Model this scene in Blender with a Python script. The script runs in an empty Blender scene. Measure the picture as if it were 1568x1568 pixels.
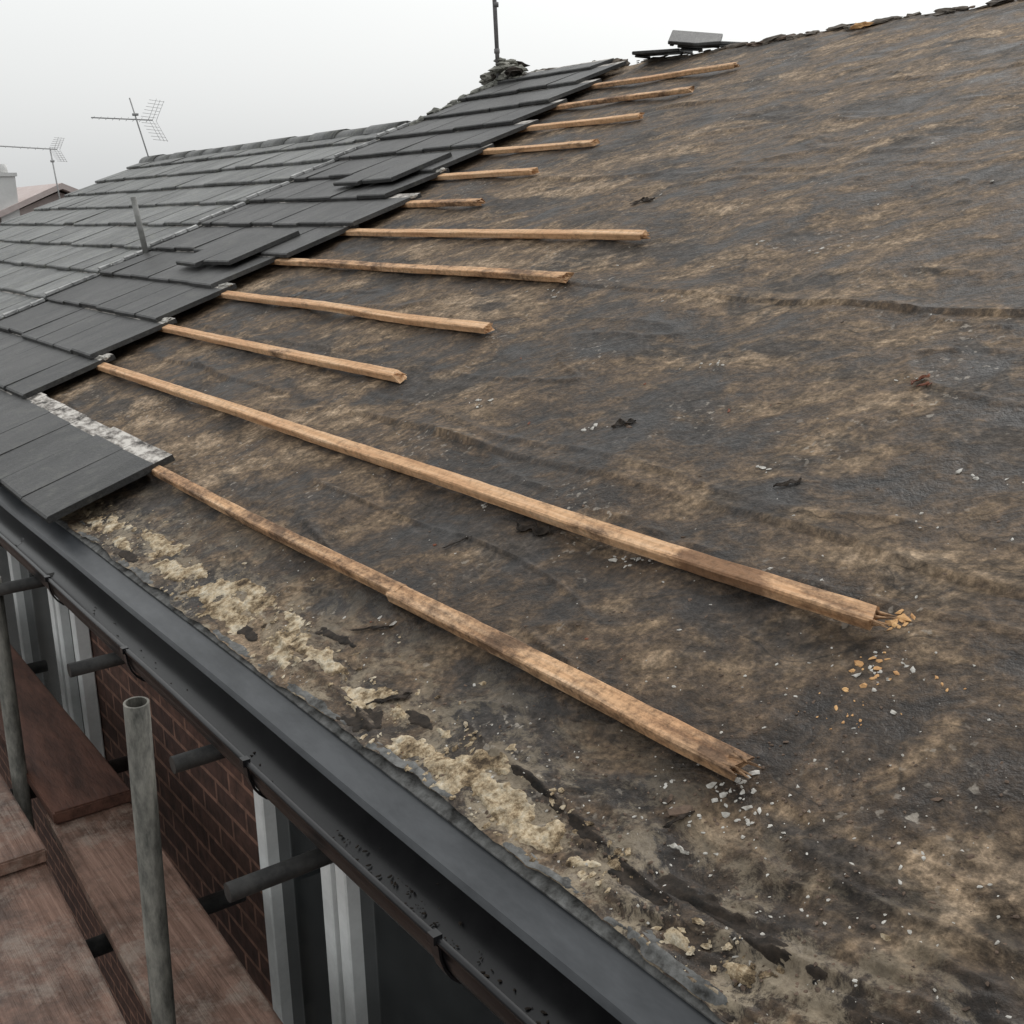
import bpy, bmesh, math, random
import numpy as np
from mathutils import Vector, Matrix, noise as mn
random.seed(7); rng=np.random.default_rng(7)
C=bpy.context.scene.collection
TH=math.radians(21.94); CT,ST=math.cos(TH),math.sin(TH); EZ=5.0

# ------------------------------------------------------------ helpers
def link(o,parent=None):
    C.objects.link(o)
    if parent: o.parent=parent
    return o
def empty(name):
    e=bpy.data.objects.new(name,None); e.empty_display_size=.3; return link(e)
def mesh_obj(name,bm,mats,parent=None,roof=False,smooth=False):
    me=bpy.data.meshes.new(name); bm.normal_update(); bm.to_mesh(me); bm.free()
    for m in (mats if isinstance(mats,(list,tuple)) else [mats]): me.materials.append(m)
    if smooth: me.polygons.foreach_set("use_smooth",[True]*len(me.polygons))
    o=bpy.data.objects.new(name,me)
    if roof: o.location=(0,0,EZ); o.rotation_euler=(TH,0,0)
    return link(o,parent)
def bbox(bm,x0,x1,y0,y1,z0,z1,mi=0):
    v=[bm.verts.new(p) for p in [(x0,y0,z0),(x1,y0,z0),(x1,y1,z0),(x0,y1,z0),(x0,y0,z1),(x1,y0,z1),(x1,y1,z1),(x0,y1,z1)]]
    for f in [(0,3,2,1),(4,5,6,7),(0,1,5,4),(1,2,6,5),(2,3,7,6),(3,0,4,7)]:
        q=bm.faces.new([v[i] for i in f]); q.material_index=mi
    return v
def box(name,x0,x1,y0,y1,z0,z1,mat,parent=None,bev=0,roof=False):
    bm=bmesh.new(); bbox(bm,x0,x1,y0,y1,z0,z1)
    if bev: bmesh.ops.bevel(bm,geom=bm.edges[:],offset=bev,segments=2,affect='EDGES')
    return mesh_obj(name,bm,mat,parent,roof)
def tube(bm,p0,p1,r,seg=14,mi=0,r2=None,hollow=False):
    p0=Vector(p0);p1=Vector(p1);d=(p1-p0).normalized()
    a=d.orthogonal().normalized(); b=d.cross(a); r2=r if r2 is None else r2
    A=[];B=[]
    for i in range(seg):
        t=2*math.pi*i/seg; o=a*math.cos(t)+b*math.sin(t)
        A.append(bm.verts.new(p0+o*r)); B.append(bm.verts.new(p1+o*r2))
    for i in range(seg):
        j=(i+1)%seg; f=bm.faces.new([A[i],A[j],B[j],B[i]]); f.smooth=True; f.material_index=mi
    f=bm.faces.new(A[::-1]); f.material_index=mi
    if hollow:
        D=[bm.verts.new(v.co-(v.co-p1)*.18) for v in B]; E=[bm.verts.new(v.co-d*.15) for v in D]
        for i in range(seg):
            j=(i+1)%seg; bm.faces.new([B[i],B[j],D[j],D[i]]).material_index=mi; bm.faces.new([D[i],D[j],E[j],E[i]]).material_index=mi
        bm.faces.new(E).material_index=mi
    else:
        f=bm.faces.new(B); f.material_index=mi
_T=rng.random((256,256))
def vn(x,y,s=0):
    x=np.asarray(x,float)+s*17.31; y=np.asarray(y,float)+s*9.77
    xi=np.floor(x).astype(int); yi=np.floor(y).astype(int); fx=x-xi; fy=y-yi
    fx=fx*fx*(3-2*fx); fy=fy*fy*(3-2*fy)
    g=lambda a,b:_T[a%256,b%256]
    return (g(xi,yi)*(1-fx)+g(xi+1,yi)*fx)*(1-fy)+(g(xi,yi+1)*(1-fx)+g(xi+1,yi+1)*fx)*fy
def fbm(x,y,s=0,o=4):
    t=0;a=1;n=0
    for i in range(o): t=t+a*vn(x*2**i,y*2**i,s+i*3); n+=a; a*=.5
    return t/n
ICO={}
for sd_ in (1,2,3):
    b_=bmesh.new(); bmesh.ops.create_icosphere(b_,subdivisions=sd_,radius=1); b_.verts.ensure_lookup_table()
    ICO[sd_]=([v.co.copy() for v in b_.verts],[[v.index for v in f.verts] for f in b_.faces]); b_.free()

# ------------------------------------------------------------ node helpers
class M:
    def __init__(s,name):
        s.m=bpy.data.materials.new(name); s.m.use_nodes=True; s.t=s.m.node_tree; s.N=s.t.nodes; s.L=s.t.links
        s.b=s.N['Principled BSDF']; s.tc=s.N.new('ShaderNodeTexCoord').outputs['Object']
    def lk(s,a,b): s.L.new(a,b)
    def mp(s,scale=(1,1,1),rot=(0,0,0),loc=(0,0,0),src=None):
        n=s.N.new('ShaderNodeMapping'); n.inputs['Scale'].default_value=scale; n.inputs['Location'].default_value=loc
        if rot!=(0,0,0):
            r=s.N.new('ShaderNodeMapping'); r.inputs['Rotation'].default_value=rot; s.lk(src or s.tc,r.inputs[0]); s.lk(r.outputs[0],n.inputs[0])
        else: s.lk(src or s.tc,n.inputs[0])
        return n.outputs[0]
    def noise(s,scale,vec=None,detail=4,rough=.6,dist=0,dim='3D',full=False):
        n=s.N.new('ShaderNodeTexNoise'); n.noise_dimensions=dim; n.inputs['Scale'].default_value=scale; n.inputs['Detail'].default_value=detail
        n.inputs['Roughness'].default_value=rough; n.inputs['Distortion'].default_value=dist
        s.lk(vec or s.tc,n.inputs['Vector']); return n.outputs[1] if full else n.outputs[0]
    def vor(s,scale,vec=None,out='Distance',feat='F1',dim='3D'):
        n=s.N.new('ShaderNodeTexVoronoi'); n.voronoi_dimensions=dim; n.feature=feat; n.inputs['Scale'].default_value=scale; s.lk(vec or s.tc,n.inputs['Vector']); return n.outputs[out]
    def ramp(s,fac,stops):
        n=s.N.new('ShaderNodeValToRGB'); e=n.color_ramp.elements
        while len(e)<len(stops): e.new(.5)
        for i,(p,c) in enumerate(stops):
            e[i].position=p; e[i].color=(c,c,c,1) if isinstance(c,(int,float)) else (*c,1)
        s.lk(fac,n.inputs[0]); return n.outputs[0]
    def rng(s,v,a,b,c,d):
        n=s.N.new('ShaderNodeMapRange')
        for i,q in enumerate((a,b,c,d)): n.inputs[i+1].default_value=q
        s.lk(v,n.inputs[0]); return n.outputs[0]
    def mix(s,fac,a,b,mode='MIX'):
        n=s.N.new('ShaderNodeMix'); n.data_type='RGBA'; n.blend_type=mode
        for i,v in ((0,fac),(6,a),(7,b)):
            if hasattr(v,'links'): s.lk(v,n.inputs[i])
            elif isinstance(v,(int,float)): n.inputs[i].default_value=v if i==0 else (v,v,v,1)
            else: n.inputs[i].default_value=(*v,1)
        return n.outputs[2]
    def math(s,op,a,b=0.,clamp=False):
        n=s.N.new('ShaderNodeMath'); n.operation=op; n.use_clamp=clamp
        for i,v in enumerate((a,b)):
            if hasattr(v,'links'): s.lk(v,n.inputs[i])
            else: n.inputs[i].default_value=v
        return n.outputs[0]
    def xyz(s):
        n=s.N.new('ShaderNodeSeparateXYZ'); s.lk(s.tc,n.inputs[0]); return n.outputs
    def attr(s,name):
        n=s.N.new('ShaderNodeAttribute'); n.attribute_name=name; return n.outputs['Fac']
    def fin(s,col,rough=.7,bump=None,bd=.01,bs=.6,spec=.4,metal=0):
        if hasattr(col,'links'): s.lk(col,s.b.inputs['Base Color'])
        else: s.b.inputs['Base Color'].default_value=(*col,1)
        if hasattr(rough,'links'): s.lk(rough,s.b.inputs['Roughness'])
        else: s.b.inputs['Roughness'].default_value=rough
        s.b.inputs['Specular IOR Level'].default_value=spec; s.b.inputs['Metallic'].default_value=metal
        if bump is not None:
            n=s.N.new('ShaderNodeBump'); n.inputs['Distance'].default_value=bd; n.inputs['Strength'].default_value=bs
            s.lk(bump,n.inputs['Height']); s.lk(n.outputs[0],s.b.inputs['Normal'])
        return s.m

# ------------------------------------------------------------ materials
def felt_mat():
    m=M("roof_felt"); X=m.xyz(); D='2D'
    wv=m.noise(2.2,detail=3,dim=D,full=True); wp=m.mix(1.,m.tc,m.mix(1.,wv,(.20,.20,.20),'MULTIPLY'),'ADD')
    big=m.noise(1.1,wp,detail=3,rough=.55,dim=D)
    diag=m.noise(1.0,m.mp((1.5,7.5,1),rot=(0,0,-math.radians(36)),src=wp),detail=5,rough=.64,dim=D)
    fine=m.noise(1.0,m.mp((4,40,1),rot=(0,0,-math.radians(30)),src=wp),detail=3,rough=.6,dim=D)
    vstr=m.noise(1.0,m.mp((11,1.3,1),src=wp),detail=4,rough=.6,dim=D)
    hstr=m.noise(1.0,m.mp((.9,7,1),loc=(3,1,0),src=wp),detail=5,rough=.64,dim=D)
    mid=m.noise(6.0,wp,detail=6,rough=.72,dim=D)
    def A(a,b,k): return m.math('ADD',a,m.math('MULTIPLY',b,k))
    a=m.math('MULTIPLY',diag,.29); a=A(a,hstr,.20); a=A(a,vstr,.12); a=A(a,big,.14); a=A(a,mid,.19); a=A(a,fine,.07)
    a=A(a,m.rng(X[0],-3.2,-.4,.018,-.018),1.)
    col=m.ramp(a,[(.415,(.014,.011,.009)),(.465,(.040,.028,.019)),(.51,(.088,.060,.038)),(.553,(.150,.106,.067)),(.61,(.27,.20,.135))])
    # blue-grey worn bitumen
    gm=m.ramp(m.noise(1.9,m.mp((1,1.7,1),loc=(7,3,0),src=wp),detail=6,rough=.68,dim=D),[(.50,0.),(.60,.80)])
    col=m.mix(gm,col,m.mix(fine,(.014,.013,.013),(.048,.045,.043)))
    # near right zone: damp, darker felt
    reg=m.math('MULTIPLY',m.rng(X[0],-1.75,-.75,0,1),m.rng(X[1],.95,.25,0,1)); reg=m.math('MULTIPLY',reg,m.ramp(mid,[(.42,.85),(.58,.05)]))
    col=m.mix(reg,col,(.022,.016,.012))
    cr=m.math('ABSOLUTE',m.math('SUBTRACT',m.noise(1.,m.mp((1.3,4.5,1),loc=(9,2,0),rot=(0,0,-.25),src=wp),detail=2,dim=D),.5)); col=m.mix(m.ramp(cr,[(.0,.6),(.006,0.)]),col,(.012,.010,.008))
    g=m.noise(75,detail=3,rough=.7,dim=D); col=m.mix(1.,col,m.ramp(g,[(.3,.60),(.5,1.),(.70,1.55)]),'MULTIPLY')
    g2=m.noise(22,detail=5,rough=.72,dim=D); col=m.mix(1.,col,m.ramp(g2,[(.34,.55),(.5,1.),(.66,1.48)]),'MULTIPLY')
    vm=m.rng(X[1],.30,.03,0,1)
    em=m.math('MULTIPLY',vm,m.ramp(m.noise(8,m.mp((1,1.5,1),src=wp),detail=7,rough=.78,dim=D),[(.485,0.),(.57,.9)]))
    col=m.mix(em,col,m.mix(g,(.12,.09,.06),(.36,.30,.215)))
    cl=m.ramp(m.noise(2.6,m.mp(loc=(2,9,0)),detail=5,rough=.75,dim=D),[(.56,0.),(.66,1.)])
    sp=m.math('MULTIPLY',m.ramp(m.noise(52,detail=2,rough=.5,dim=D),[(.64,0.),(.70,1.)]),cl)
    col=m.mix(m.math('MULTIPLY',sp,.6),col,(.36,.32,.27))
    ro=m.ramp(a,[(.44,.48),(.56,.82)])
    bh=A(A(m.math('MULTIPLY',g,.30),mid,.8),g2,.6); bh=A(bh,fine,.3)
    return m.fin(col,ro,bh,.010,.65,spec=.28)
def tile_mat(name,base,hi,lich,lf,fade=0):
    m=M(name); tv=m.attr("tv")
    n=m.noise(3,m.mp((2.5,1,1)),detail=5,rough=.7); st=m.noise(1,m.mp((30,3,3)),detail=3)
    col=m.mix(m.ramp(n,[(.35,0.),(.65,1.)]),base,hi)
    col=m.mix(1.,col,m.ramp(tv,[(0.,.75),(1.,1.25)]),'MULTIPLY')
    col=m.mix(1.,col,m.ramp(st,[(.3,.72),(.7,1.28)]),'MULTIPLY')
    f=m.noise(110,detail=3,rough=.75); col=m.mix(1.,col,m.ramp(f,[(.3,.6),(.7,1.4)]),'MULTIPLY')
    lm=m.math('MULTIPLY',m.ramp(m.noise(14,detail=5,rough=.78),[(.53,0.),(.63,1.)]),lf)
    col=m.mix(lm,col,lich)
    return m.fin(col,.50,m.math('ADD',f,n),.004,.7,spec=.42)
FELT=felt_mat()
TILE=tile_mat("concrete_tile",(.026,.026,.026),(.056,.055,.054),(.12,.12,.10),.28)
TILEO=tile_mat("weathered_hazed_concrete_tile",(.085,.087,.086),(.15,.152,.148),(.22,.225,.18),.5)  # paler grey covers weathering and mist haze, both put into the colour
def pale():
    m=M("unweathered_tile_head"); n=m.noise(13,m.mp((1,2,1)),detail=6,rough=.72)
    col=m.ramp(n,[(.38,(.05,.046,.042)),(.46,(.24,.22,.20)),(.58,(.56,.53,.49))]); return m.fin(col,.9,n,.006)
PALE=pale()
def mort():
    m=M("cream_mortar"); n=m.noise(17,detail=7,rough=.78); f=m.noise(55,detail=4,rough=.75)
    col=m.ramp(n,[(.38,(.07,.05,.033)),(.45,(.24,.175,.105)),(.52,(.48,.385,.26)),(.64,(.60,.54,.43))])
    col=m.mix(1.,col,m.ramp(f,[(.32,.45),(.6,1.1)]),'MULTIPLY')
    return m.fin(col,.95,m.math('ADD',n,m.math('MULTIPLY',f,.6)),.007,.9,spec=.2)
MORT=mort()
def wood(name,dirt,stain=None):
    m=M(name); gr=m.noise(1,m.mp((3,90,60)),detail=4,rough=.6); n=m.noise(5,m.mp((1,2,2)),detail=6,rough=.75); k=m.noise(2.0,m.mp((1,.2,.2),loc=(4,0,0)),detail=3)
    col=m.ramp(gr,[(.3,(.42,.235,.12)),(.5,(.62,.385,.215)),(.7,(.72,.50,.32))])
    col=m.mix(m.ramp(k,[(.4,.0),(.7,.45)]),col,(.48,.245,.125))
    col=m.mix(m.ramp(n,[(.60-dirt*.22,0.),(.74-dirt*.2,.85)]),col,(.085,.05,.032))
    if stain:
        X=m.xyz()[0]; w=m.math('ADD',X,m.math('MULTIPLY',m.math('SUBTRACT',n,.5),.25))
        s=m.math('MULTIPLY',m.rng(w,stain[0]-.015,stain[0]+.02,0,1),m.rng(w,stain[1]+.02,stain[1]-.015,0,1)); col=m.mix(m.math('MULTIPLY',s,.78),col,(.14,.07,.037))
    f=m.noise(60,detail=4,rough=.75); col=m.mix(1.,col,m.ramp(f,[(.32,.40+.35*(1-dirt)),(.55,1.05)]),'MULTIPLY')
    kn=m.ramp(m.vor(3.2,m.mp((1,.6,.6),loc=(1,5,2))),[(.03,1.),(.09,0.)]); col=m.mix(m.math('MULTIPLY',kn,.7),col,(.11,.05,.025))
    return m.fin(col,.75,m.math('ADD',gr,f),.003,.7,spec=.25)
WOOD=wood("fresh_softwood",.15); WOOD2=wood("part_stained_softwood",.25,(-1.46,-1.26)); WOODD=wood("dirty_softwood",.62); WOODE=wood("very_dirty_softwood",.78)
def simple(name,c1,c2,sc=8,rough=.6,bd=.003,metal=0,spec=.4,vec=(1,1,1)):
    m=M(name); n=m.noise(sc,m.mp(vec),detail=5,rough=.72); return m.fin(m.ramp(n,[(.35,c1),(.65,c2)]),rough,n,bd,.6,spec,metal)
UPVC=simple("black_plastic_gutter",(.004,.004,.005),(.012,.012,.013),9,.30,.0003,spec=.35)
TRAY=simple("dark_grey_eaves_tray",(.026,.029,.033),(.066,.070,.076),3,.33,.0005,vec=(1,3,3))
TRIM=simple("dirty_lead_edge",(.025,.024,.022),(.17,.17,.165),24,.75,.003,spec=.25)
STEEL=simple("weathered_scaffold_tube",(.035,.035,.03),(.20,.19,.165),7,.6,.003,.2,vec=(3,3,1))
STEELD=simple("dark_scaffold_tube",(.015,.015,.015),(.06,.058,.055),12,.6,.002,.2)
WHITE=simple("white_upvc",(.66,.67,.66),(.82,.83,.82),9,.35,.0005)
DARKF=simple("dark_felt_scrap",(.008,.007,.006),(.045,.034,.026),30,.8,.006,spec=.2)
GLASS=simple("dark_window_glass",(.012,.014,.015),(.028,.031,.032),3,.08,.0,spec=.6)
def board():
    m=M("scaffold_board"); gr=m.noise(1,m.mp((2.5,60,40)),detail=5,rough=.65); n=m.noise(3.2,detail=6,rough=.75)
    col=m.ramp(gr,[(.3,(.17,.095,.068)),(.6,(.34,.21,.16))])
    col=m.mix(m.ramp(n,[(.42,0.),(.60,.9)]),col,(.085,.053,.04)); col=m.mix(m.ramp(m.noise(5,m.mp(loc=(5,5,5)),detail=6,rough=.8),[(.50,0.),(.64,.7)]),col,(.37,.30,.25))
    return m.fin(col,m.ramp(n,[(.4,.75),(.6,.4)]),m.math('ADD',gr,n),.005,.7)
BOARD=board()
BOARDR=simple("red_brown_scaffold_board",(.05,.023,.016),(.14,.065,.045),4,.6,.006,vec=(1,5,5))
def brick():
    m=M("brick"); X=m.xyz(); c=m.N.new('ShaderNodeCombineXYZ'); m.lk(X[0],c.inputs[0]); m.lk(X[2],c.inputs[1])
    b=m.N.new('ShaderNodeTexBrick'); b.inputs['Scale'].default_value=1; b.inputs['Brick Width'].default_value=.225; b.inputs['Row Height'].default_value=.075; b.inputs['Mortar Size'].default_value=.007
    b.inputs['Color1'].default_value=(.05,.024,.018,1); b.inputs['Color2'].default_value=(.085,.042,.03,1); b.inputs['Mortar'].default_value=(.19,.10,.07,1); m.lk(c.outputs[0],b.inputs[0])
    n=m.noise(18,detail=4); col=m.mix(1.,b.outputs[0],m.ramp(n,[(.3,.5),(.7,1.5)]),'MULTIPLY')
    return m.fin(col,.85,m.math('SUBTRACT',n,b.outputs[1]),.006,.8)
BRICK=brick()
GROUND=simple("wet_paving",(.02,.02,.019),(.05,.049,.046),1.5,.8,.01)
HAZE1=simple("haze_tinted_roof_tiles",(.46,.38,.36),(.54,.47,.45),6,.9); HAZE2=simple("haze_tinted_render",(.58,.58,.57),(.68,.68,.67),3,.9)  # fog haze is put into these pale base colours, no volume
ANT=simple("weathered_aluminium",(.22,.22,.22),(.36,.36,.36),10,.6,.0,.1); MAST=simple("rusty_mast",(.12,.115,.115),(.22,.21,.21),14,.6,.001)

# ------------------------------------------------------------ house body
house=empty("brick_house"); nb=empty("neighbouring_house")
def body(name,x0,x1,ridge_v,mat,parent,drop=.16):
    ry=ridge_v*CT; rz=EZ+ridge_v*ST-drop; ey=.22; ez=EZ+ey/CT*ST-drop; by=2*ry-ey
    bm=bmesh.new(); A=[];B=[]
    for y,z in [(ey,0),(ey,ez),(ry,rz),(by,ez),(by,0)]:
        A.append(bm.verts.new((x0,y,z))); B.append(bm.verts.new((x1,y,z)))
    bm.faces.new(A); bm.faces.new(B[::-1])
    for i in range(5):
        j=(i+1)%5; bm.faces.new([A[i],B[i],B[j],A[j]])
    return mesh_obj(name,bm,mat,parent)
RV=4.60; NRV=3.66
body("walls",-7.0,2.7,RV,BRICK,house); body("walls_neighbour",-12.28,-7.03,NRV,BRICK,nb)
def back(name,x0,x1,rv,mat,parent):
    bm=bmesh.new(); ry=rv*CT; rz=EZ+rv*ST
    v=[bm.verts.new(p) for p in [(x0,ry+.004,rz-.03),(x1,ry+.004,rz-.03),(x1,2*ry+.2,EZ-.1),(x0,2*ry+.2,EZ-.1),(x0,ry+.004,rz-.10),(x1,ry+.004,rz-.10),(x1,2*ry+.2,EZ-.17),(x0,2*ry+.2,EZ-.17)]]
    for f in [(0,1,2,3),(4,7,6,5),(0,4,5,1),(1,5,6,2),(2,6,7,3),(3,7,4,0)]: bm.faces.new([v[i] for i in f])
    mesh_obj(name,bm,mat,parent)
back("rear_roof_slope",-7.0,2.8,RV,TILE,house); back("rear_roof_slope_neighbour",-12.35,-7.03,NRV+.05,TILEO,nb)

# ------------------------------------------------------------ felt sheet (real wrinkles, sags, laps)
xs=np.concatenate([np.arange(-7.0,-3.4,.026),np.arange(-3.4,-1.7,.0105),np.arange(-1.7,-.35,.0052),np.arange(-.35,.3,.0115),np.arange(.3,2.75,.03)])
vs=np.concatenate([np.arange(0,.62,.0055),np.arange(.62,1.7,.0105),np.arange(1.7,RV+.02,.018)]); vs[-1]=RV+.01
GX,GV=np.meshgrid(xs,vs)
def felt_h(x,v):
    sag=-.009*np.sin(np.pi*(x+.15)/.6)**2*(.5+fbm(x*.8,v*.8,2,2))
    h=sag+.015*(fbm(x*2.2,v*1.6,5,3)-.5)+.005*(fbm(x*7,v*5,11,3)-.5)
    a=math.radians(38); p=x*math.cos(a)+v*math.sin(a); q=-x*math.sin(a)+v*math.cos(a)
    h=h+.0045*(fbm(p*1.6,q*9,21,3)-.5)
    w=fbm(p*1.3,q*4,31,2); h=h+.0035*np.exp(-((w-.5)/.012)**2)*np.clip(vn(x*.9,v*.9,33)*3-1,0,1)
    w=fbm(x*1.0+3,v*5,35,2); h=h+.006*np.exp(-((w-.47)/.012)**2)*np.clip(vn(x*.8,v*.8,37)*3-1,0,1)
    wz=np.clip((x+1.45)/.6,0,1)*np.clip((.52-v)/.38,0,1)
    wx=x+.10*fbm(x*3,v*3,91,2); wv_=v+.12*fbm(x*2.5,v*4,93,3)
    r=1-np.abs(2*fbm(wx*2.6+wv_*1.5,wv_*15-wx*2,41,3)-1)
    h=h+wz*.017*(r**2-.4)+wz*.007*(fbm(x*24,v*38,47,3)-.5)
    wz2=wz*np.clip((.30-v)/.2,0,1); r2=1-np.abs(2*fbm(wx*6+2,wv_*30-wx*4,44,3)-1); h=h+wz2*.015*(r2**3-.3)
    ez=np.clip((.22-v)/.2,0,1); h=h+ez*(.008*(fbm(x*9,v*14,51,3)-.5))
    for lv,s in ((.82,1),(1.69,2),(2.64,3),(3.58,4)):
        e=lv+.04*(fbm(x*1.1,x*0+.3,60+s,3)-.5); d=v-e
        lift=np.clip((vn(x*1.6,x*0,70+s)-.45)*2.2,0,1)
        h=h+np.where(d>0,(.0050+.011*lift)*np.exp(-np.maximum(d,0)/(.05)),0)
    return h
H=felt_h(GX,GV)
rag=.034*(fbm(xs*8,xs*0,81,5)-.42)+.02*np.clip(vn(xs*5,xs*0,85)-.75,0,1)*4
GV2=GV+np.maximum(0,1-GV/.09)*rag[None,:]
H=H*np.clip(GV/.05+.25,0,1)+.006
ny,nx=GX.shape
co=np.stack([GX,GV2,H],-1).reshape(-1,3)
idx=np.arange(nx*ny).reshape(ny,nx); F=np.stack([idx[:-1,:-1],idx[:-1,1:],idx[1:,1:],idx[1:,:-1]],-1).reshape(-1,4)
def fast_mesh(name,co,F,mat,parent):
    me=bpy.data.meshes.new(name); me.vertices.add(len(co)); me.vertices.foreach_set("co",co.ravel())
    me.loops.add(F.size); me.loops.foreach_set("vertex_index",F.ravel().astype(np.int32)); me.polygons.add(len(F))
    me.polygons.foreach_set("loop_start",np.arange(0,F.size,4,dtype=np.int32)); me.polygons.foreach_set("use_smooth",np.ones(len(F),bool)); me.update(calc_edges=True)
    me.materials.append(mat); o=bpy.data.objects.new(name,me); o.location=(0,0,EZ); o.rotation_euler=(TH,0,0); return link(o,parent)
fast_mesh("felt_underlay",co,F,FELT,house)
def fh(x,v):
    i=int(np.searchsorted(xs,x)); j=int(np.searchsorted(vs,v)); return float(H[min(j,ny-1),min(i,nx-1)])
box("roof_deck",-7.0,2.75,.03,RV,-.12,-.04,DARKF,house,roof=True)

# thin crusts lying on the felt: old mortar, torn edges, bared lead
ML=[(-3.40,.070,.08,.024),(-3.27,.085,.10,.024),(-3.1,.05,.06,.016),(-2.93,.115,.10,.026),(-2.78,.07,.12,.026),(-2.62,.1,.06,.018),(-2.47,.085,.11,.036),(-2.40,.135,.07,.024),(-2.34,.06,.06,.024),(-2.08,.080,.09,.032),(-1.97,.095,.10,.012),(-2.16,.12,.04,.018),(-1.74,.066,.055,.030),(-1.66,.09,.03,.014),(-1.54,.060,.050,.040),(-1.45,.066,.06,.034),(-1.37,.05,.06,.026),(-1.40,.105,.04,.010),(-1.25,.060,.034,.028),(-1.19,.052,.040,.026),(-1.085,.048,.034,.022),(-1.05,.080,.018,.010),(-.90,.04,.022,.012),(-.80,.06,.018,.009)]
def crust(name,L,thr,mat,seed,thick,nzk=1.15,v1=.25,base=0.,fr=1.):
    cx_=np.arange(-3.6,-.55,.004); cv_=np.arange(.001,v1,.004); QX,QV=np.meshgrid(cx_,cv_)
    mask=np.zeros_like(QX)
    for (x,v,a,b) in L: mask=np.maximum(mask,np.exp(-(((QX-x)/a)**2+((QV-v)/b)**2)*.5))
    mask=mask+(fbm(QX*12*fr,QV*19*fr,seed,5)-.5)*nzk+(fbm(QX*60,QV*75,seed+2,3)-.5)*.5
    off=np.clip((mask-thr)*.02,-.005,thick)+np.where(mask>thr,.0022*(fbm(QX*40,QV*50,seed+6,3)-.3),0)+base
    ii=np.clip(np.searchsorted(xs,QX.ravel()),0,nx-1); jj=np.clip(np.searchsorted(vs,QV.ravel()),0,ny-1)
    QH=H[jj,ii].reshape(QX.shape); rg=np.interp(QX,xs,rag)*np.maximum(0,1-QV/.09)
    qi=np.arange(QX.size).reshape(QX.shape); QF=np.stack([qi[:-1,:-1],qi[:-1,1:],qi[1:,1:],qi[1:,:-1]],-1).reshape(-1,4)
    QF=QF[off.ravel()[QF].max(1)>-.002]
    fast_mesh(name,np.stack([QX,QV+rg,QH+off],-1).reshape(-1,3),QF,mat,house)
crust("mortar_crust",ML,.58,MORT,101,.0024,1.6,fr=1.5)
crust("torn_felt_patches",[(-1.69,.035,.06,.022),(-1.98,.15,.06,.010),(-1.31,.115,.06,.010),(-1.0,.075,.06,.016),(-3.0,.03,.06,.012),(-2.25,.05,.07,.012),(-1.60,.10,.05,.010),(-1.15,.10,.05,.010),(-.85,.10,.08,.012)],.62,DARKF,131,.0010,1.5,fr=1.6)
crust("bared_lead_flashing",[(-3.3,.008,.1,.008),(-2.9,.008,.12,.010),(-2.2,.012,.10,.010),(-1.85,.010,.10,.009),(-1.50,.010,.10,.010),(-1.15,.008,.09,.009),(-.88,.010,.09,.012),(-.7,.010,.06,.010)],.58,TRIM,161,.0008,1.5,.05,fr=1.6)

# ------------------------------------------------------------ eaves: tray, gutter, fascia
def extr(name,prof,x0,x1,mat,parent,n=60,wob=.0015,closed=False,smooth=False):
    bm=bmesh.new(); R=[]
    for i in range(n+1):
        x=x0+(x1-x0)*i/n; w=wob*math.sin(x*5.1)+wob*math.sin(x*2.3+1)
        R.append([bm.verts.new((x,y,EZ+z+w)) for y,z in prof])
    m=len(prof)
    for i in range(n):
        for j in range(m if closed else m-1):
            k=(j+1)%m; f=bm.faces.new([R[i][j],R[i+1][j],R[i+1][k],R[i][k]]); f.smooth=smooth
    return mesh_obj(name,bm,mat,parent)
XR=2.75
extr("eaves_tray",[(.05,.006),(.012,-.006),(-.052,-.040),(-.058,-.050),(-.050,-.052),(-.010,-.032),(.05,-.014)],-12.3,XR,TRAY,house,closed=True)
extr("felt_support_edge",[(.055,.012),(.006,-.001),(-.007,-.0070),(-.007,-.0095),(.006,-.006),(.055,.008)],-7.0,XR,TRIM,house,wob=.0008,closed=True,n=90)
gp=[]
for i in range(13):
    a=math.pi+math.pi*i/12; gp.append((-.098+.055*math.cos(a),-.045+.075*math.sin(a)))
lip=[(-.157,-.045),(-.160,-.038),(-.156,-.033),(-.150,-.035)]
extr("gutter",lip[::-1]+gp,-12.3,XR,UPVC,house,n=80,wob=.002,smooth=True)
bm=bmesh.new()
for x in (-.55,-1.15,-1.78,-2.45,-3.1,-3.8,-4.6,-5.4,-6.2,-7.0,-8,-9,-10,-11):
    for i in range(12):
        a=math.pi+math.pi*i/12; a2=math.pi+math.pi*(i+1)/12
        p=lambda t,r:(-.098+(.055+r)*math.cos(t),EZ-.045+(.075+r)*math.sin(t))
        q=[p(a,.002),p(a2,.002),p(a2,.006),p(a,.006)]
        A=[bm.verts.new((x-.010,y,z)) for y,z in q]; B=[bm.verts.new((x+.010,y,z)) for y,z in q]
        for j in range(4): bm.faces.new([A[j],B[j],B[(j+1)%4],A[(j+1)%4]])
        bm.faces.new(A[::-1]); bm.faces.new(B)
    bbox(bm,x-.008,x+.008,-.164,-.150,EZ-.043,EZ-.030)
mesh_obj("gutter_brackets",bm,UPVC,house)
box("fascia_board",-12.3,XR,-.032,-.010,EZ-.24,EZ-.052,UPVC,house,.002)
box("soffit",-12.3,XR,-.010,.218,EZ-.225,EZ-.21,UPVC,house)

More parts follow.
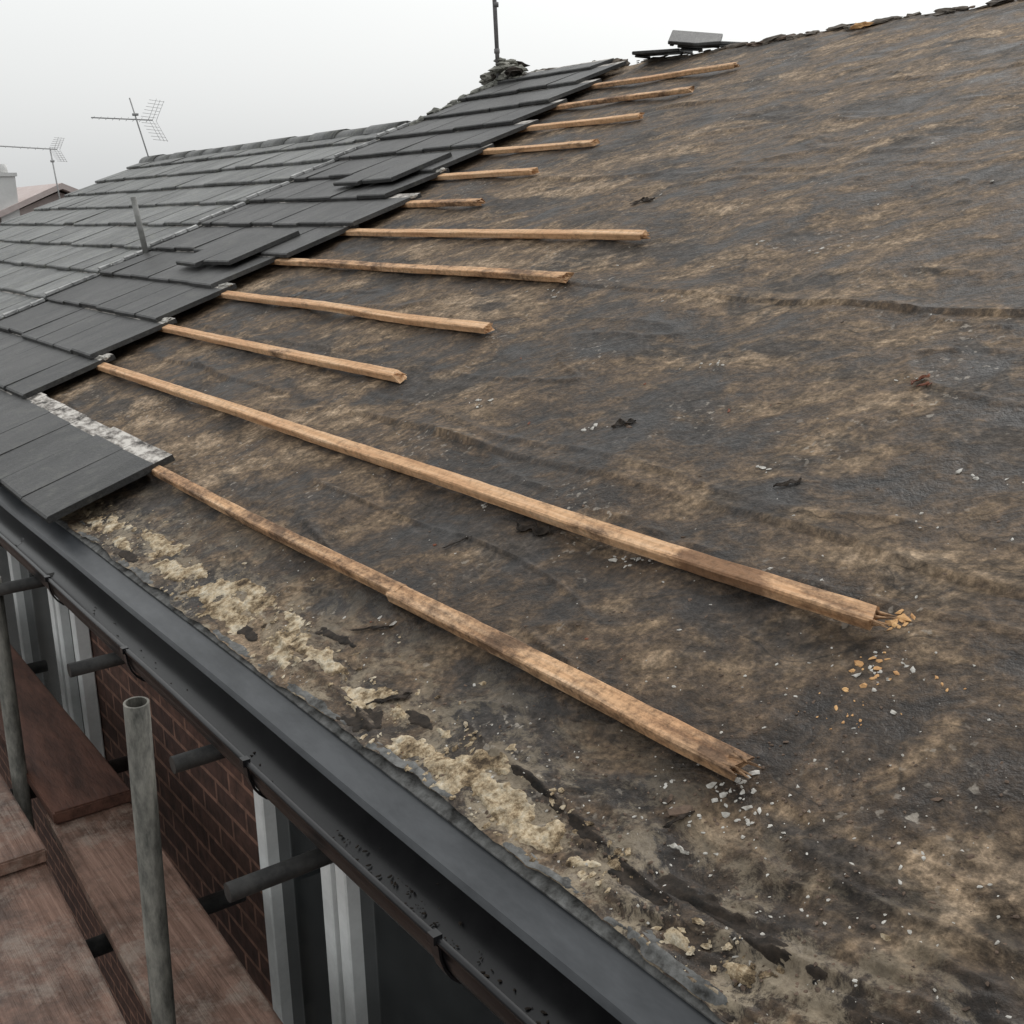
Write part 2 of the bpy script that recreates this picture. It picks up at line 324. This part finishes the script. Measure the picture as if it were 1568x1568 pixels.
# ------------------------------------------------------------ windows
def window(name,x0,x1,zb,zt,mull,parent):
    bm=bmesh.new(); y0,y1=.165,.217; w=.055
    bbox(bm,x0,x0+w,y0,y1,zb,zt); bbox(bm,x1-w,x1,y0,y1,zb,zt); bbox(bm,x0+w,x1-w,y0,y1,zt-w,zt); bbox(bm,x0+w,x1-w,y0,y1,zb,zb+w)
    for a in mull:
        bbox(bm,a,a+.05,y0,y1,zb+w,zt-w)
    bmesh.ops.bevel(bm,geom=bm.edges[:],offset=.004,segments=1,affect='EDGES')
    bbox(bm,x0-.03,x1+.03,.10,.164,zb-.04,zb-.005)
    bbox(bm,x0+w,x1-w,.200,.214,zb+w,zt-w,1)
    mesh_obj(name,bm,[WHITE,GLASS],parent)
zb,zt=EZ-1.45,EZ-.23
window("window_near",-2.60,-.6,zb,zt,[-2.22,-2.14],house); window("window_far",-6.0,-4.25,zb,zt,[-4.62,-4.52,-5.3],house)
window("window_neighbour",-10.5,-8.6,zb,zt,[-9.6],nb)
for i,x in enumerate((-2.62,-6.0)): window("lower_window",x,x+1.9,EZ-3.9,EZ-2.8,[x+.9],house)

# ------------------------------------------------------------ tiles
def tiles(name,items,mats,parent=None,T=.021):
    bm=bmesh.new(); lay=bm.faces.layers.float.new("tv")
    for (xa,xb,v0,ln,n0,n1,rot,tv) in items:
        prof=[(0,0),(0,T*.75),(.007,T),(ln*.845,T),(ln,T),(ln,0)]
        cx=(xa+xb)/2; cv=v0+ln/2
        def P(x,l,n):
            base=n0+(n1-n0)*l/ln; V=v0+l; dx,dv=x-cx,V-cv
            return (cx+dx*math.cos(rot)-dv*math.sin(rot),cv+dx*math.sin(rot)+dv*math.cos(rot),base+n)
        A=[bm.verts.new(P(xa,l,n)) for l,n in prof]; B=[bm.verts.new(P(xb,l,n)) for l,n in prof]
        fs=[bm.faces.new(A),bm.faces.new(B[::-1])]
        for i in range(6):
            j=(i+1)%6; f=bm.faces.new([A[i],B[i],B[j],A[j]]); fs.append(f)
            if i in (3,4): f.material_index=1
        for f in fs: f[lay]=tv
    bmesh.ops.recalc_face_normals(bm,faces=bm.faces)
    return mesh_obj(name,bm,mats,parent,roof=True)
G=.345; W=.30
edge=[-3.42,-5.02,-5.10,-5.17,-5.28,-5.14,-5.08,-5.30,-5.34,-5.37,-5.52,-5.60,-5.74]
it=[]; J=lambda s:random.uniform(-s,s)
for k,e in enumerate(edge):
    x=e; v0=-.045+G*k
    while x>-7.0:
        xa=max(x-W,-7.02)
        it.append((xa+.0018,x-.0018,v0+J(.009),.412,.053+J(.0045),.026,J(.012),random.random())); x-=W
x=-5.95
while x>-7.0: it.append((max(x-W,-7.02)+.002,x-.002,4.41+J(.01),.2,.053,.035,J(.01),random.random())); x-=W
tiles("roof_tiles",it,[TILE,PALE],house)
it=[]
for k in range(11):
    x=-7.10-(.15 if k%2 else 0); v0=-.045+G*k
    if k%2: it.append((x+.002,-7.07,v0,.30 if k==10 else .412,.052,.028,0,random.random()))
    while x>-12.3:
        xa=max(x-W,-12.35); ln=.30 if k==10 else .412
        it.append((xa+.0018,x-.0018,v0+J(.010),ln,.053+J(.0045),.026,J(.012),random.random())); x-=W
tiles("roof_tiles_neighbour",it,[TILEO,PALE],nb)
for i,(xc,vc,ang,n) in enumerate([(-5.62,2.72,.03,.078),(-5.93,2.70,-.02,.078),(-5.58,1.70,.04,.078),(-5.89,1.66,-.03,.079)]):
    tiles("loose_roof_tile",[(xc-.15,xc+.15,vc-.2,.41,n+.006,n-.018,ang,.8*random.random())],[TILE,TILE])
bm=bmesh.new()
def blob(bm,c,r,seed,rough=.35,sub=3,mi=0,rot=0):
    V,Fs=ICO[sub]; ca,sa=math.cos(rot),math.sin(rot); out=[]
    for d in V:
        k=1+rough*(mn.noise(d*1.6+Vector((seed*3.1,0,0)))*1.3+mn.noise(d*4.5+Vector((0,seed*2.3,0)))*.7+(mn.noise(d*10+Vector((0,0,seed)))*.35 if sub>2 else 0))
        x,y,z=d.x*r[0]*k,d.y*r[1]*k,d.z*r[2]*k
        out.append(bm.verts.new((c[0]+x*ca-y*sa,c[1]+x*sa+y*ca,c[2]+z)))
    for f in Fs:
        q=bm.faces.new([out[i] for i in f]); q.material_index=mi
for k in range(1,8):
    e=edge[k]; v=-.045+G*k+.375
    for j in range(3): blob(bm,(e-.03+J(.03),v+J(.012),.05),(.028,.016,.009),k*3+j,.6,2)
mesh_obj("tile_corner_mortar",bm,simple("pale_grey_mortar",(.20,.19,.17),(.50,.48,.44),40,.9),house,roof=True)
bm=bmesh.new()
for k in range(11):
    v0=-.04+G*k; x=-7.075
    for j in range(4):
        a=v0+.01+G*.24*j; b=a+G*random.uniform(.17,.235); w=.016+J(.006); z0=.088-.022*j/4; xo=x+J(.006)
        v=[bm.verts.new(p) for p in [(xo-w,a,z0-.016),(xo+w,a,z0-.016),(xo+w+J(.005),b,z0-.02),(xo-w+J(.005),b,z0-.02),(xo-w,a,z0+J(.004)),(xo+w,a,z0-.002),(xo+w,b,z0-.005),(xo-w,b,z0-.004+J(.003))]]
        for f in [(0,3,2,1),(4,5,6,7),(0,1,5,4),(1,2,6,5),(2,3,7,6),(3,0,4,7)]: bm.faces.new([v[i] for i in f])
STRIP=simple("mortar_bonding_strip",(.20,.20,.20),(.54,.54,.53),9,.8)
mesh_obj("bonding_strip",bm,STRIP,nb,roof=True)
bm=bmesh.new()
for i,(x,v,a,b) in enumerate(ML):
    for j in range(22):
        xx=x+J(a*2.2); vv=max(.015,v+J(b*2.8)); s=random.choice((.001,.0015,.002,.003,.0045)); blob(bm,(xx,vv,fh(xx,vv)+s*.15),(s*random.uniform(1,2),s*.9,s*.4),i+j,.6,2,rot=J(3))
mesh_obj("mortar_crumbs",bm,MORT,house,roof=True)

# ------------------------------------------------------------ battens
def batten(segs,v,name="roof_batten",w=.038,t=.024,seed=0,mats=(WOOD,),broken=True):
    bm=bmesh.new()
    for (x0,x1,dv,tilt,ww) in segs:
        n=max(6,int((x1-x0)/.05)); R=[]; w_=w*ww
        pf=[(-w_/2,.003),(-w_/2+.003,0),(w_/2-.003,0),(w_/2,.003),(w_/2,t-.003),(w_/2-.003,t),(-w_/2+.003,t),(-w_/2,t-.003)]
        for i in range(n+1):
            f=i/n; x=x0+(x1-x0)*f; b=.010*(mn.noise(Vector((x*.9,seed*7.3,v)))) ; lift=.006*mn.noise(Vector((x*1.3,seed*3.3,5)))+.004
            ring=[]
            for (a,c) in pf:
                xx=x
                if i==n and broken: xx=x+.05*mn.noise(Vector((a*160,c*160,seed*3.7)))
                ring.append(bm.verts.new((xx,v+dv+tilt*(x-x0)+a+b+J(.0009),.009+c+lift+J(.0009))))
            R.append(ring)
        for i in range(n):
            for j in range(8): bm.faces.new([R[i][j],R[i+1][j],R[i+1][(j+1)%8],R[i][(j+1)%8]])
        bm.faces.new(R[0][::-1]); bm.faces.new(R[-1])
        if broken:
            bb_=.010*(mn.noise(Vector((x1*.9,seed*7.3,v))))
            for s in range(9):
                y=v+dv+bb_+tilt*(x1-x0)+random.uniform(-.4,.4)*w; z=.014+random.uniform(.1,.85)*t; L=random.uniform(.008,.028)
                tube(bm,(x1-.02,y,z),(x1+L,y+J(.010),z+J(.008)),random.uniform(.003,.006),5,0,.0008)
    bmesh.ops.recalc_face_normals(bm,faces=bm.faces)
    return mesh_obj(name,bm,list(mats),None,roof=True)
V0=.302
ends=[-1.01,-1.04,-3.05,-3.02,-3.05,-3.01,-4.45,-4.50,-4.44,-4.46,-4.46,-4.46]
for k,e in enumerate(ends):
    v=V0+G*k
    if k==0: batten([(-7.0,-1.945,.004,-.002,.85),(-1.965,e,-.012,.006,1.05)],v,seed=k,mats=(WOODE,))
    elif k==1: batten([(-7.0,e,0,.0,1)],v,seed=k,mats=(WOOD2,))
    else: batten([(-7.0,e,0,J(.004),1)],v,seed=k,mats=(WOODD if k in (4,6,10,11) else WOOD,))

# ------------------------------------------------------------ debris on the felt
WCHIP=simple("orange_wood_chip",(.40,.20,.08),(.65,.40,.18),30,.8); WHC=simple("white_mortar_chip",(.26,.24,.21),(.60,.58,.54),60,.9); BRN=simple("brown_crumb",(.04,.028,.02),(.16,.11,.08),30,.9); RED=simple("rusty_scrap",(.10,.03,.015),(.22,.08,.04),30,.8)
bm=bmesh.new()
def chip(x,v,s,mi,el=1.):
    V,Fs=ICO[1]; a=J(3.14); ca,sa=math.cos(a),math.sin(a); z=fh(x,v); out=[]
    for d in V:
        k=random.uniform(.5,1.4); X,Y=d.x*s*k*el,d.y*s*k; out.append(bm.verts.new((x+X*ca-Y*sa,v+X*sa+Y*ca,z+.15*s+d.z*s*.4*k)))
    for f in Fs: bm.faces.new([out[i] for i in f]).material_index=mi
def scatter(n,xc,vc,sx,sv,s0,s1,mi,el=2.2):
    for _ in range(n):
        x=random.gauss(xc,sx); v=random.gauss(vc,sv)
        if -5.0<x<.8 and .02<v<4.5: chip(x,v,random.uniform(s0,s1)*random.choice((.4,.5,.7,1)),mi,random.uniform(1,el))
for _ in range(380):
    x=random.uniform(-4.6,.6); v=.03+4.2*random.random()**1.7; chip(x,v,random.uniform(.001,.0040),random.choice((1,2,2,2,2,3)),random.uniform(1,2.5))
for _ in range(1300):
    x=random.uniform(-3.4,.1); v=.02+.9*random.random()**1.9; chip(x,v,random.choice((.0007,.001,.0014,.002)),random.choice((1,2,2,2)),random.uniform(1,2))
for _ in range(1300):
    x=random.gauss(-.95,.28); v=.02+abs(random.gauss(.10,.24))
    if x<.2: chip(x,v,random.choice((.0007,.001,.0014,.002,.0026)),random.choice((1,2,2,2)),random.uniform(1,2))
scatter(16,-1.03,.685,.012,.010,.004,.009,0,3); scatter(22,-1.0,.58,.022,.022,.002,.006,0); scatter(34,-.99,.57,.04,.04,.0015,.005,1); scatter(16,-.97,.47,.03,.025,.0012,.0035,0)
scatter(3,-.97,.46,.015,.015,.004,.007,0); scatter(4,-.88,.59,.03,.02,.003,.005,0)
for (x,v,n,sx) in [(-2.59,.98,14,.035),(-2.09,.63,10,.02),(-1.6,.62,20,.04),(-1.49,1.37,8,.02),(-2.04,1.33,10,.04),(-2.50,1.64,8,.04),(-3.03,1.63,9,.04),(-2.5,2.03,5,.02),(-1.03,.29,20,.03),(-.98,.24,26,.05),(-1.04,.2,8,.02),(-2.15,.98,6,.04),(-1.2,.93,6,.06),(-1.55,.98,6,.03),(-1.1,1.1,6,.06),(-2.3,2.0,5,.1),(-2.2,2.4,6,.12),(-.7,.9,6,.08),(-1.9,.22,8,.04),(-3.3,2.4,5,.1),(-3.0,3.3,6,.15),(-2.6,3.0,6,.15)]:
    scatter(n,x,v,sx,sx*.4,.002,.0062,1)
for (x,v,sx) in [(-1.44,1.35,.008),(-1.06,.2,.01),(-2.04,1.02,.015)]: scatter(5,x,v,sx,sx*.8,.005,.009,3 if x>-1.5 and v>1 else 2,3)
mesh_obj("roof_debris",bm,[WCHIP,WHC,BRN,RED],None,roof=True)
def scrap(x,v,L,w,ang,mat=DARKF,name="torn_felt_scrap"):
    bm=bmesh.new(); R=[]; n=14; sd=random.random()*50; z0=fh(x,v)
    for i in range(n+1):
        f=i/n; l=(f-.5)*L; ww=w*(.35+.9*abs(mn.noise(Vector((f*4,sd,0)))))*min(1,f*5+.1,(1-f)*5+.1); off=w*.6*mn.noise(Vector((f*3,sd,7)))
        row=[]
        for s in (-1,-.3,.4,1):
            Y=s*ww/2+off; Z=.002+w*.28*(mn.noise(Vector((f*5,s*2,sd)))+.3)
            X=l+J(L*.01); row.append(bm.verts.new((x+X*math.cos(ang)-Y*math.sin(ang),v+X*math.sin(ang)+Y*math.cos(ang),z0+Z)))
        R.append(row)
    for i in range(n):
        for j in range(3): bm.faces.new([R[i][j],R[i+1][j],R[i+1][j+1],R[i][j+1]])
    o=mesh_obj(name,bm,mat,None,roof=True); s=o.modifiers.new("s",'SOLIDIFY'); s.thickness=.0015; s.offset=1; return o
scrap(-1.88,.60,.11,.045,.2); scrap(-1.47,.94,.055,.022,.95); scrap(-2.04,1.02,.06,.03,.7); scrap(-1.46,1.36,.05,.022,1.3,RED,"rusty_scrap")
scrap(-3.39,2.38,.10,.05,.6); scrap(-1.93,.205,.10,.010,.6); scrap(-2.02,.49,.07,.007,1.1); scrap(-1.04,.19,.05,.012,1.2); scrap(-1.70,.10,.09,.02,.9)
scrap(-1.0,.15,.035,.010,.1,WHC,"plaster_curl"); scrap(-4.62,1.40,.16,.03,1.1,TRIM,"metal_offcut")
bm=bmesh.new()
for i in range(500):
    x=random.uniform(-1.6,.3) if i%3 else random.uniform(-3,.3); y=-.098+random.gauss(0,.016); s=random.choice((.001,.0015,.002,.003)); d=abs(y+.098)/.055
    blob(bm,(x,y,EZ-.119+.05*d*d),(s*1.8,s,s*.4),i%40,.6,1,0,rot=J(3))
mesh_obj("gutter_silt",bm,[DARKF],house)

# ------------------------------------------------------------ ridges
bm=bmesh.new()
x=-7.1
while x>-12.3:
    L=.44; x1=max(x-L,-12.38); R0=[];R1=[];jz=J(.006)
    for i in range(9):
        a=math.radians(12+156*i/8); y=.115*math.cos(a); z=.085*math.sin(a)
        R0.append((x-.004,NRV*CT+y,EZ+NRV*ST+.0+z+jz)); R1.append((x1,NRV*CT+y,EZ+NRV*ST+.0+z+jz))
    A=[bm.verts.new(p) for p in R0];B=[bm.verts.new(p) for p in R1]
    for i in range(8): bm.faces.new([A[i],A[i+1],B[i+1],B[i]]).smooth=True
    bm.faces.new(A[::-1]); bm.faces.new(B); x=x1
bmesh.ops.recalc_face_normals(bm,faces=bm.faces)
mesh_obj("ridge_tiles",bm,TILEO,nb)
bm=bmesh.new()
for i in range(320):
    x=random.uniform(-6.9,2.6); s=random.choice((.006,.01,.014,.02,.03)); blob(bm,(x,RV+J(.03),.005+J(.008)),(s*random.uniform(1,3.5),s,s*.45),i,.6,2,random.choice((0,0,0,0,1)),rot=J(.3))
for i in range(60):
    x=random.uniform(-7.0,-5.9); s=random.uniform(.015,.04); blob(bm,(x,RV+J(.05),.02+J(.02)),(s*1.6,s,s*.7),i,.5,2,0,rot=J(.5))
mesh_obj("ridge_mortar_bed",bm,[simple("dark_mortar",(.05,.042,.035),(.15,.125,.10),12,.9),BRN],house,roof=True)
bm=bmesh.new()
for i in range(80):
    x=-7.02+J(.24); w_=max(.2,1-abs(x+7.02)*3.4); s=random.uniform(.015,.045); blob(bm,(x,RV*CT-.06+J(.10),EZ+RV*ST+.0+random.random()*.15*w_),(s*1.6,s*1.1,s*.6),i,.55,2,random.choice((0,0,1)),rot=J(1))
mesh_obj("rubble_heap",bm,[simple("rubble",(.12,.12,.10),(.34,.33,.29),10,.9),DARKF])
bm=bmesh.new()
for i in range(60):
    v=random.uniform(NRV,RV); s=random.uniform(.015,.035); blob(bm,(-7.03+J(.03),v,.05+J(.02)),(s,s*1.7,s*.7),i,.5,2)
mesh_obj("verge_mortar",bm,simple("lichened_mortar",(.09,.09,.08),(.24,.24,.21),14,.9),house,roof=True)
bm=bmesh.new(); blob(bm,(-3.98,4.50,.03),(.06,.02,.015),3,.6,2); mesh_obj("broken_batten_piece",bm,WCHIP,None,roof=True)
def slab(name,c,rx,ry,rz,L=.30,W=.24,T=.020):
    bm=bmesh.new(); bbox(bm,-L/2,L/2,-W/2,W/2,-T/2,T/2); bbox(bm,-L/2+.01,-L/2+.035,-W/2+.02,W/2-.02,-T/2-.014,-T/2-.001)
    bmesh.ops.bevel(bm,geom=bm.edges[:],offset=.004,segments=1,affect='EDGES')
    o=mesh_obj(name,bm,TILE); o.location=c; o.rotation_euler=(rx,ry,rz); return o
rz0=EZ+RV*ST; ryy=RV*CT
slab("loose_roof_tile",(-5.50,ryy-.02,rz0+.035),.05,.02,.45); slab("loose_roof_tile",(-5.26,ryy+.02,rz0+.085),.38,.12,.75); slab("loose_roof_tile",(-5.18,ryy+.06,rz0+.045),.05,.04,.2)

# ------------------------------------------------------------ masts and antennas
RX=Vector((.577,.817,0)); UP=Vector((0,0,1)); FW=Vector((-.817,.577,0))
bm=bmesh.new(); b=Vector((-7.03,4.11,EZ+RV*ST-.06)); tube(bm,b,b+Vector((-.02,-.03,1.35)),.015,10)
for z in (.25,.55,.86): tube(bm,b+Vector((-.005,-.006,z)),b+Vector((-.005,-.006,z+.03)),.020,10)
mesh_obj("antenna_mast",bm,MAST)
def yagi(name,base,lean,hgt,boom0,boom1,nel,el,th=.006,mat=ANT):
    bm=bmesh.new(); top=base+lean+UP*hgt; tube(bm,base-UP*.3,top,th*1.4,8)
    p0=base+RX*boom0[0]+UP*boom0[1]; p1=base+RX*boom1[0]+UP*boom1[1]; tube(bm,p0,p1,th*1.1,8)
    ax=(p1-p0).normalized(); el_d=(FW*.9+UP*.35).normalized()
    for i in range(nel):
        c=p0.lerp(p1,(i+.3)/nel); L=el*(.6+.4*i/nel); tube(bm,c-el_d*L,c+el_d*L,th*.5,6)
    for sgn in (-1,1):
        for i in range(6):
            o=p1+ax*(-.02+.02*i)+UP*sgn*(.03+.032*i); tube(bm,o-FW*.14-RX*.05,o+FW*.14+RX*.02,th*.35,6)
        for e in (-.13,0,.13): tube(bm,p1+FW*e,p1+ax*.1+UP*sgn*.20+FW*e,th*.35,6)
    tube(bm,base+lean*.8+UP*hgt*.74-RX*.03,base+lean*.8+UP*hgt*.74+RX*.03,th*2.4,8)
    return mesh_obj(name,bm,mat)
yagi("tv_antenna",Vector((-12.20,3.41,6.40)),RX*-.21,.62,(-.62,.44),(.0,.40),9,.07,.0055)
yagi("tv_antenna",Vector((-21.4,4.86,6.15)),RX*-.09,.85,(-1.0,.90),(.03,.82),8,.08,.009,simple("haze_tinted_aluminium",(.38,.38,.38),(.47,.47,.47),8,.7,0))  # far aerial: fog haze lightened into its base colour
bm=bmesh.new(); tube(bm,(-7.03,1.50,EZ+.62),(-7.05,1.46,EZ+.985),.017,10); tube(bm,(-7.03,1.50,EZ+.60),(-7.03,1.50,EZ+.66),.035,10,0,.020); mesh_obj("vent_pipe",bm,simple("grey_pipe",(.14,.14,.13),(.26,.26,.25),10,.7,0))

# ------------------------------------------------------------ distant houses
dh=empty("distant_house")
def ghouse(par,xf,depth,yc,half,ze,zr,wall,roof):
    bm=bmesh.new(); P=[(yc-half,0),(yc-half,ze),(yc,zr-.05),(yc+half,ze),(yc+half,0)]
    A=[bm.verts.new((xf,y,z)) for y,z in P];B=[bm.verts.new((xf-depth,y,z)) for y,z in P]
    bm.faces.new(A);bm.faces.new(B[::-1])
    for i in range(5): bm.faces.new([A[i],B[i],B[(i+1)%5],A[(i+1)%5]])
    bmesh.ops.recalc_face_normals(bm,faces=bm.faces); mesh_obj("gable_walls",bm,wall,par)
    bm=bmesh.new(); k=(zr-ze)/half
    for s in (-1,1):
        q=[(yc,zr),(yc+s*(half+.3),zr-k*(half+.3)),(yc+s*(half+.3),zr+.1-k*(half+.3)),(yc,zr+.1)]
        A=[bm.verts.new((xf+.25,y,z)) for y,z in q];B=[bm.verts.new((xf-depth-.2,y,z)) for y,z in q]
        bm.faces.new(A);bm.faces.new(B[::-1])
        for i in range(4): bm.faces.new([A[i],B[i],B[(i+1)%4],A[(i+1)%4]])
    bmesh.ops.recalc_face_normals(bm,faces=bm.faces); mesh_obj("pitched_roof",bm,roof,par)
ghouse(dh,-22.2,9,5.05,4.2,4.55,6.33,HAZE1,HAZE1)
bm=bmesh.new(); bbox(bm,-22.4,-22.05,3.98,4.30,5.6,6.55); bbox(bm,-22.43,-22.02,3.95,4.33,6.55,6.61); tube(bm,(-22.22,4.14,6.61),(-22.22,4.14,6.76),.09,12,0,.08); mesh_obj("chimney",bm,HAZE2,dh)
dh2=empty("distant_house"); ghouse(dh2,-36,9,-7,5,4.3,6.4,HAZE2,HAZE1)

# ------------------------------------------------------------ scaffold
sc=empty("scaffold")
bm=bmesh.new(); tube(bm,(-2.45,-.275,EZ-5),(-2.0,-.27,EZ+.03),.0235,20,hollow=True); tube(bm,(-3.6,-.25,EZ-5),(-3.42,-.235,EZ-.10),.0235,16,hollow=True)
for x in (-5.3,-7.3): tube(bm,(x,-.27,0),(x,-.27,EZ-.15),.0245,12)
for x in (-.4,-2.2,-3.5,-5.3,-7.3): tube(bm,(x,-1.40,0),(x,-1.40,EZ+ (.35 if x<-1 else -.9)),.0245,12)
mesh_obj("standard",bm,STEEL,sc)
bm=bmesh.new()
for x,z,ya,yb in ((-1.77,-.27,-.215,.17),(-2.80,-.19,-.20,.17),(-2.12,-.175,-.18,.17),(-3.39,-.13,-.26,.17)): tube(bm,(x,ya,EZ+z),(x,yb,EZ+z+.005),.018,14)
for x in (-.9,-1.75,-2.62,-3.55,-4.6,-5.8,-7): tube(bm,(x,-1.45,EZ-.845),(x,.12,EZ-.845),.0242,14)
tube(bm,(-8,-.33,EZ-.90),(1,-.33,EZ-.90),.0242,14); tube(bm,(-8,-1.35,EZ-.90),(1,-1.35,EZ-.90),.0242,14)
for x,y,z in ((-2.09,-.30,-.885),(-3.45,-.28,-.885)): bbox(bm,x-.04,x+.04,y-.045,y+.04,EZ+z-.03,EZ+z+.03)
mesh_obj("transoms_and_couplers",bm,STEELD,sc)
def brd(x0,x1,y0,y1,z,mat,skew=0):
    bm=bmesh.new(); bbox(bm,x0,x1,y0,y1,EZ+z-.038,EZ+z)
    for v in bm.verts: v.co.y+=skew*(v.co.x-x1)
    bmesh.ops.bevel(bm,geom=bm.edges[:],offset=.005,segments=2,affect='EDGES'); mesh_obj("board",bm,mat,sc)
brd(-3.22,.7,-.371,-.150,-.76,BOARD,-.038)
for i in range(4): brd(-2.98,.7,-.650-.23*i,-.425-.23*i,-.76,BOARD,-.038)
brd(-7.1,-3.12,-.22,.0,-.72,BOARDR)
for i in range(4): brd(-6.8,-2.93-.05*i,-.51-.23*i,-.285-.23*i,-.715,BOARD)

# ------------------------------------------------------------ ground
bm=bmesh.new(); bmesh.ops.create_grid(bm,x_segments=8,y_segments=8,size=300); mesh_obj("ground",bm,GROUND)

# ------------------------------------------------------------ world, sun, camera
w=bpy.data.worlds.new("World"); bpy.context.scene.world=w; w.use_nodes=True; t=w.node_tree; N=t.nodes; bg=N['Background']; out=N['World Output']
sky=N.new('ShaderNodeTexSky'); sky.sky_type='NISHITA'; sky.sun_disc=False; sky.sun_elevation=math.radians(50); sky.sun_rotation=math.radians(-20); sky.air_density=1.5; sky.dust_density=6
hs=N.new('ShaderNodeHueSaturation'); hs.inputs['Saturation'].default_value=.12; t.links.new(sky.outputs[0],hs.inputs['Color']); t.links.new(hs.outputs[0],bg.inputs[0]); bg.inputs[1].default_value=.05
b2=N.new('ShaderNodeBackground'); tc=N.new('ShaderNodeTexCoord'); sx=N.new('ShaderNodeSeparateXYZ'); rp=N.new('ShaderNodeValToRGB'); t.links.new(tc.outputs['Generated'],sx.inputs[0]); t.links.new(sx.outputs[2],rp.inputs[0])
e=rp.color_ramp.elements; e[0].position=0.; e[0].color=(.60,.612,.615,1); e[1].position=.22; e[1].color=(.75,.765,.76,1); t.links.new(rp.outputs[0],b2.inputs[0]); b2.inputs[1].default_value=1.0
ad=N.new('ShaderNodeAddShader'); t.links.new(bg.outputs[0],ad.inputs[0]); t.links.new(b2.outputs[0],ad.inputs[1]); t.links.new(ad.outputs[0],out.inputs[0])
sd=bpy.data.lights.new("sun",'SUN'); sd.energy=.8; sd.angle=math.radians(12); sd.color=(1,.97,.93); so=bpy.data.objects.new("sun",sd); link(so)
az=math.radians(-20); el=math.radians(50); sdv=Vector((math.sin(az)*math.cos(el),math.cos(az)*math.cos(el),math.sin(el))); so.rotation_euler=sdv.to_track_quat('Z','Y').to_euler()
yaw,pit,roll=[math.radians(a) for a in (54.789,15.023,-1.387)]
fw=Vector((-math.sin(yaw)*math.cos(pit),math.cos(yaw)*math.cos(pit),-math.sin(pit))); r0=Vector((math.cos(yaw),math.sin(yaw),0)); u0=r0.cross(fw)
r=r0*math.cos(roll)+u0*math.sin(roll); u=-r0*math.sin(roll)+u0*math.cos(roll)
cd=bpy.data.cameras.new("camera"); cd.lens=36*1763.1/1568; cd.sensor_width=36; cd.clip_start=.02; cd.clip_end=1000
cam=bpy.data.objects.new("camera",cd); cam.matrix_world=Matrix(((r.x,u.x,-fw.x,0),(r.y,u.y,-fw.y,-.8271),(r.z,u.z,-fw.z,EZ+.8991),(0,0,0,1))); link(cam); bpy.context.scene.camera=cam
vs_=bpy.context.scene.view_settings; vs_.view_transform='Standard'; vs_.look='None'; vs_.exposure=0; vs_.gamma=1
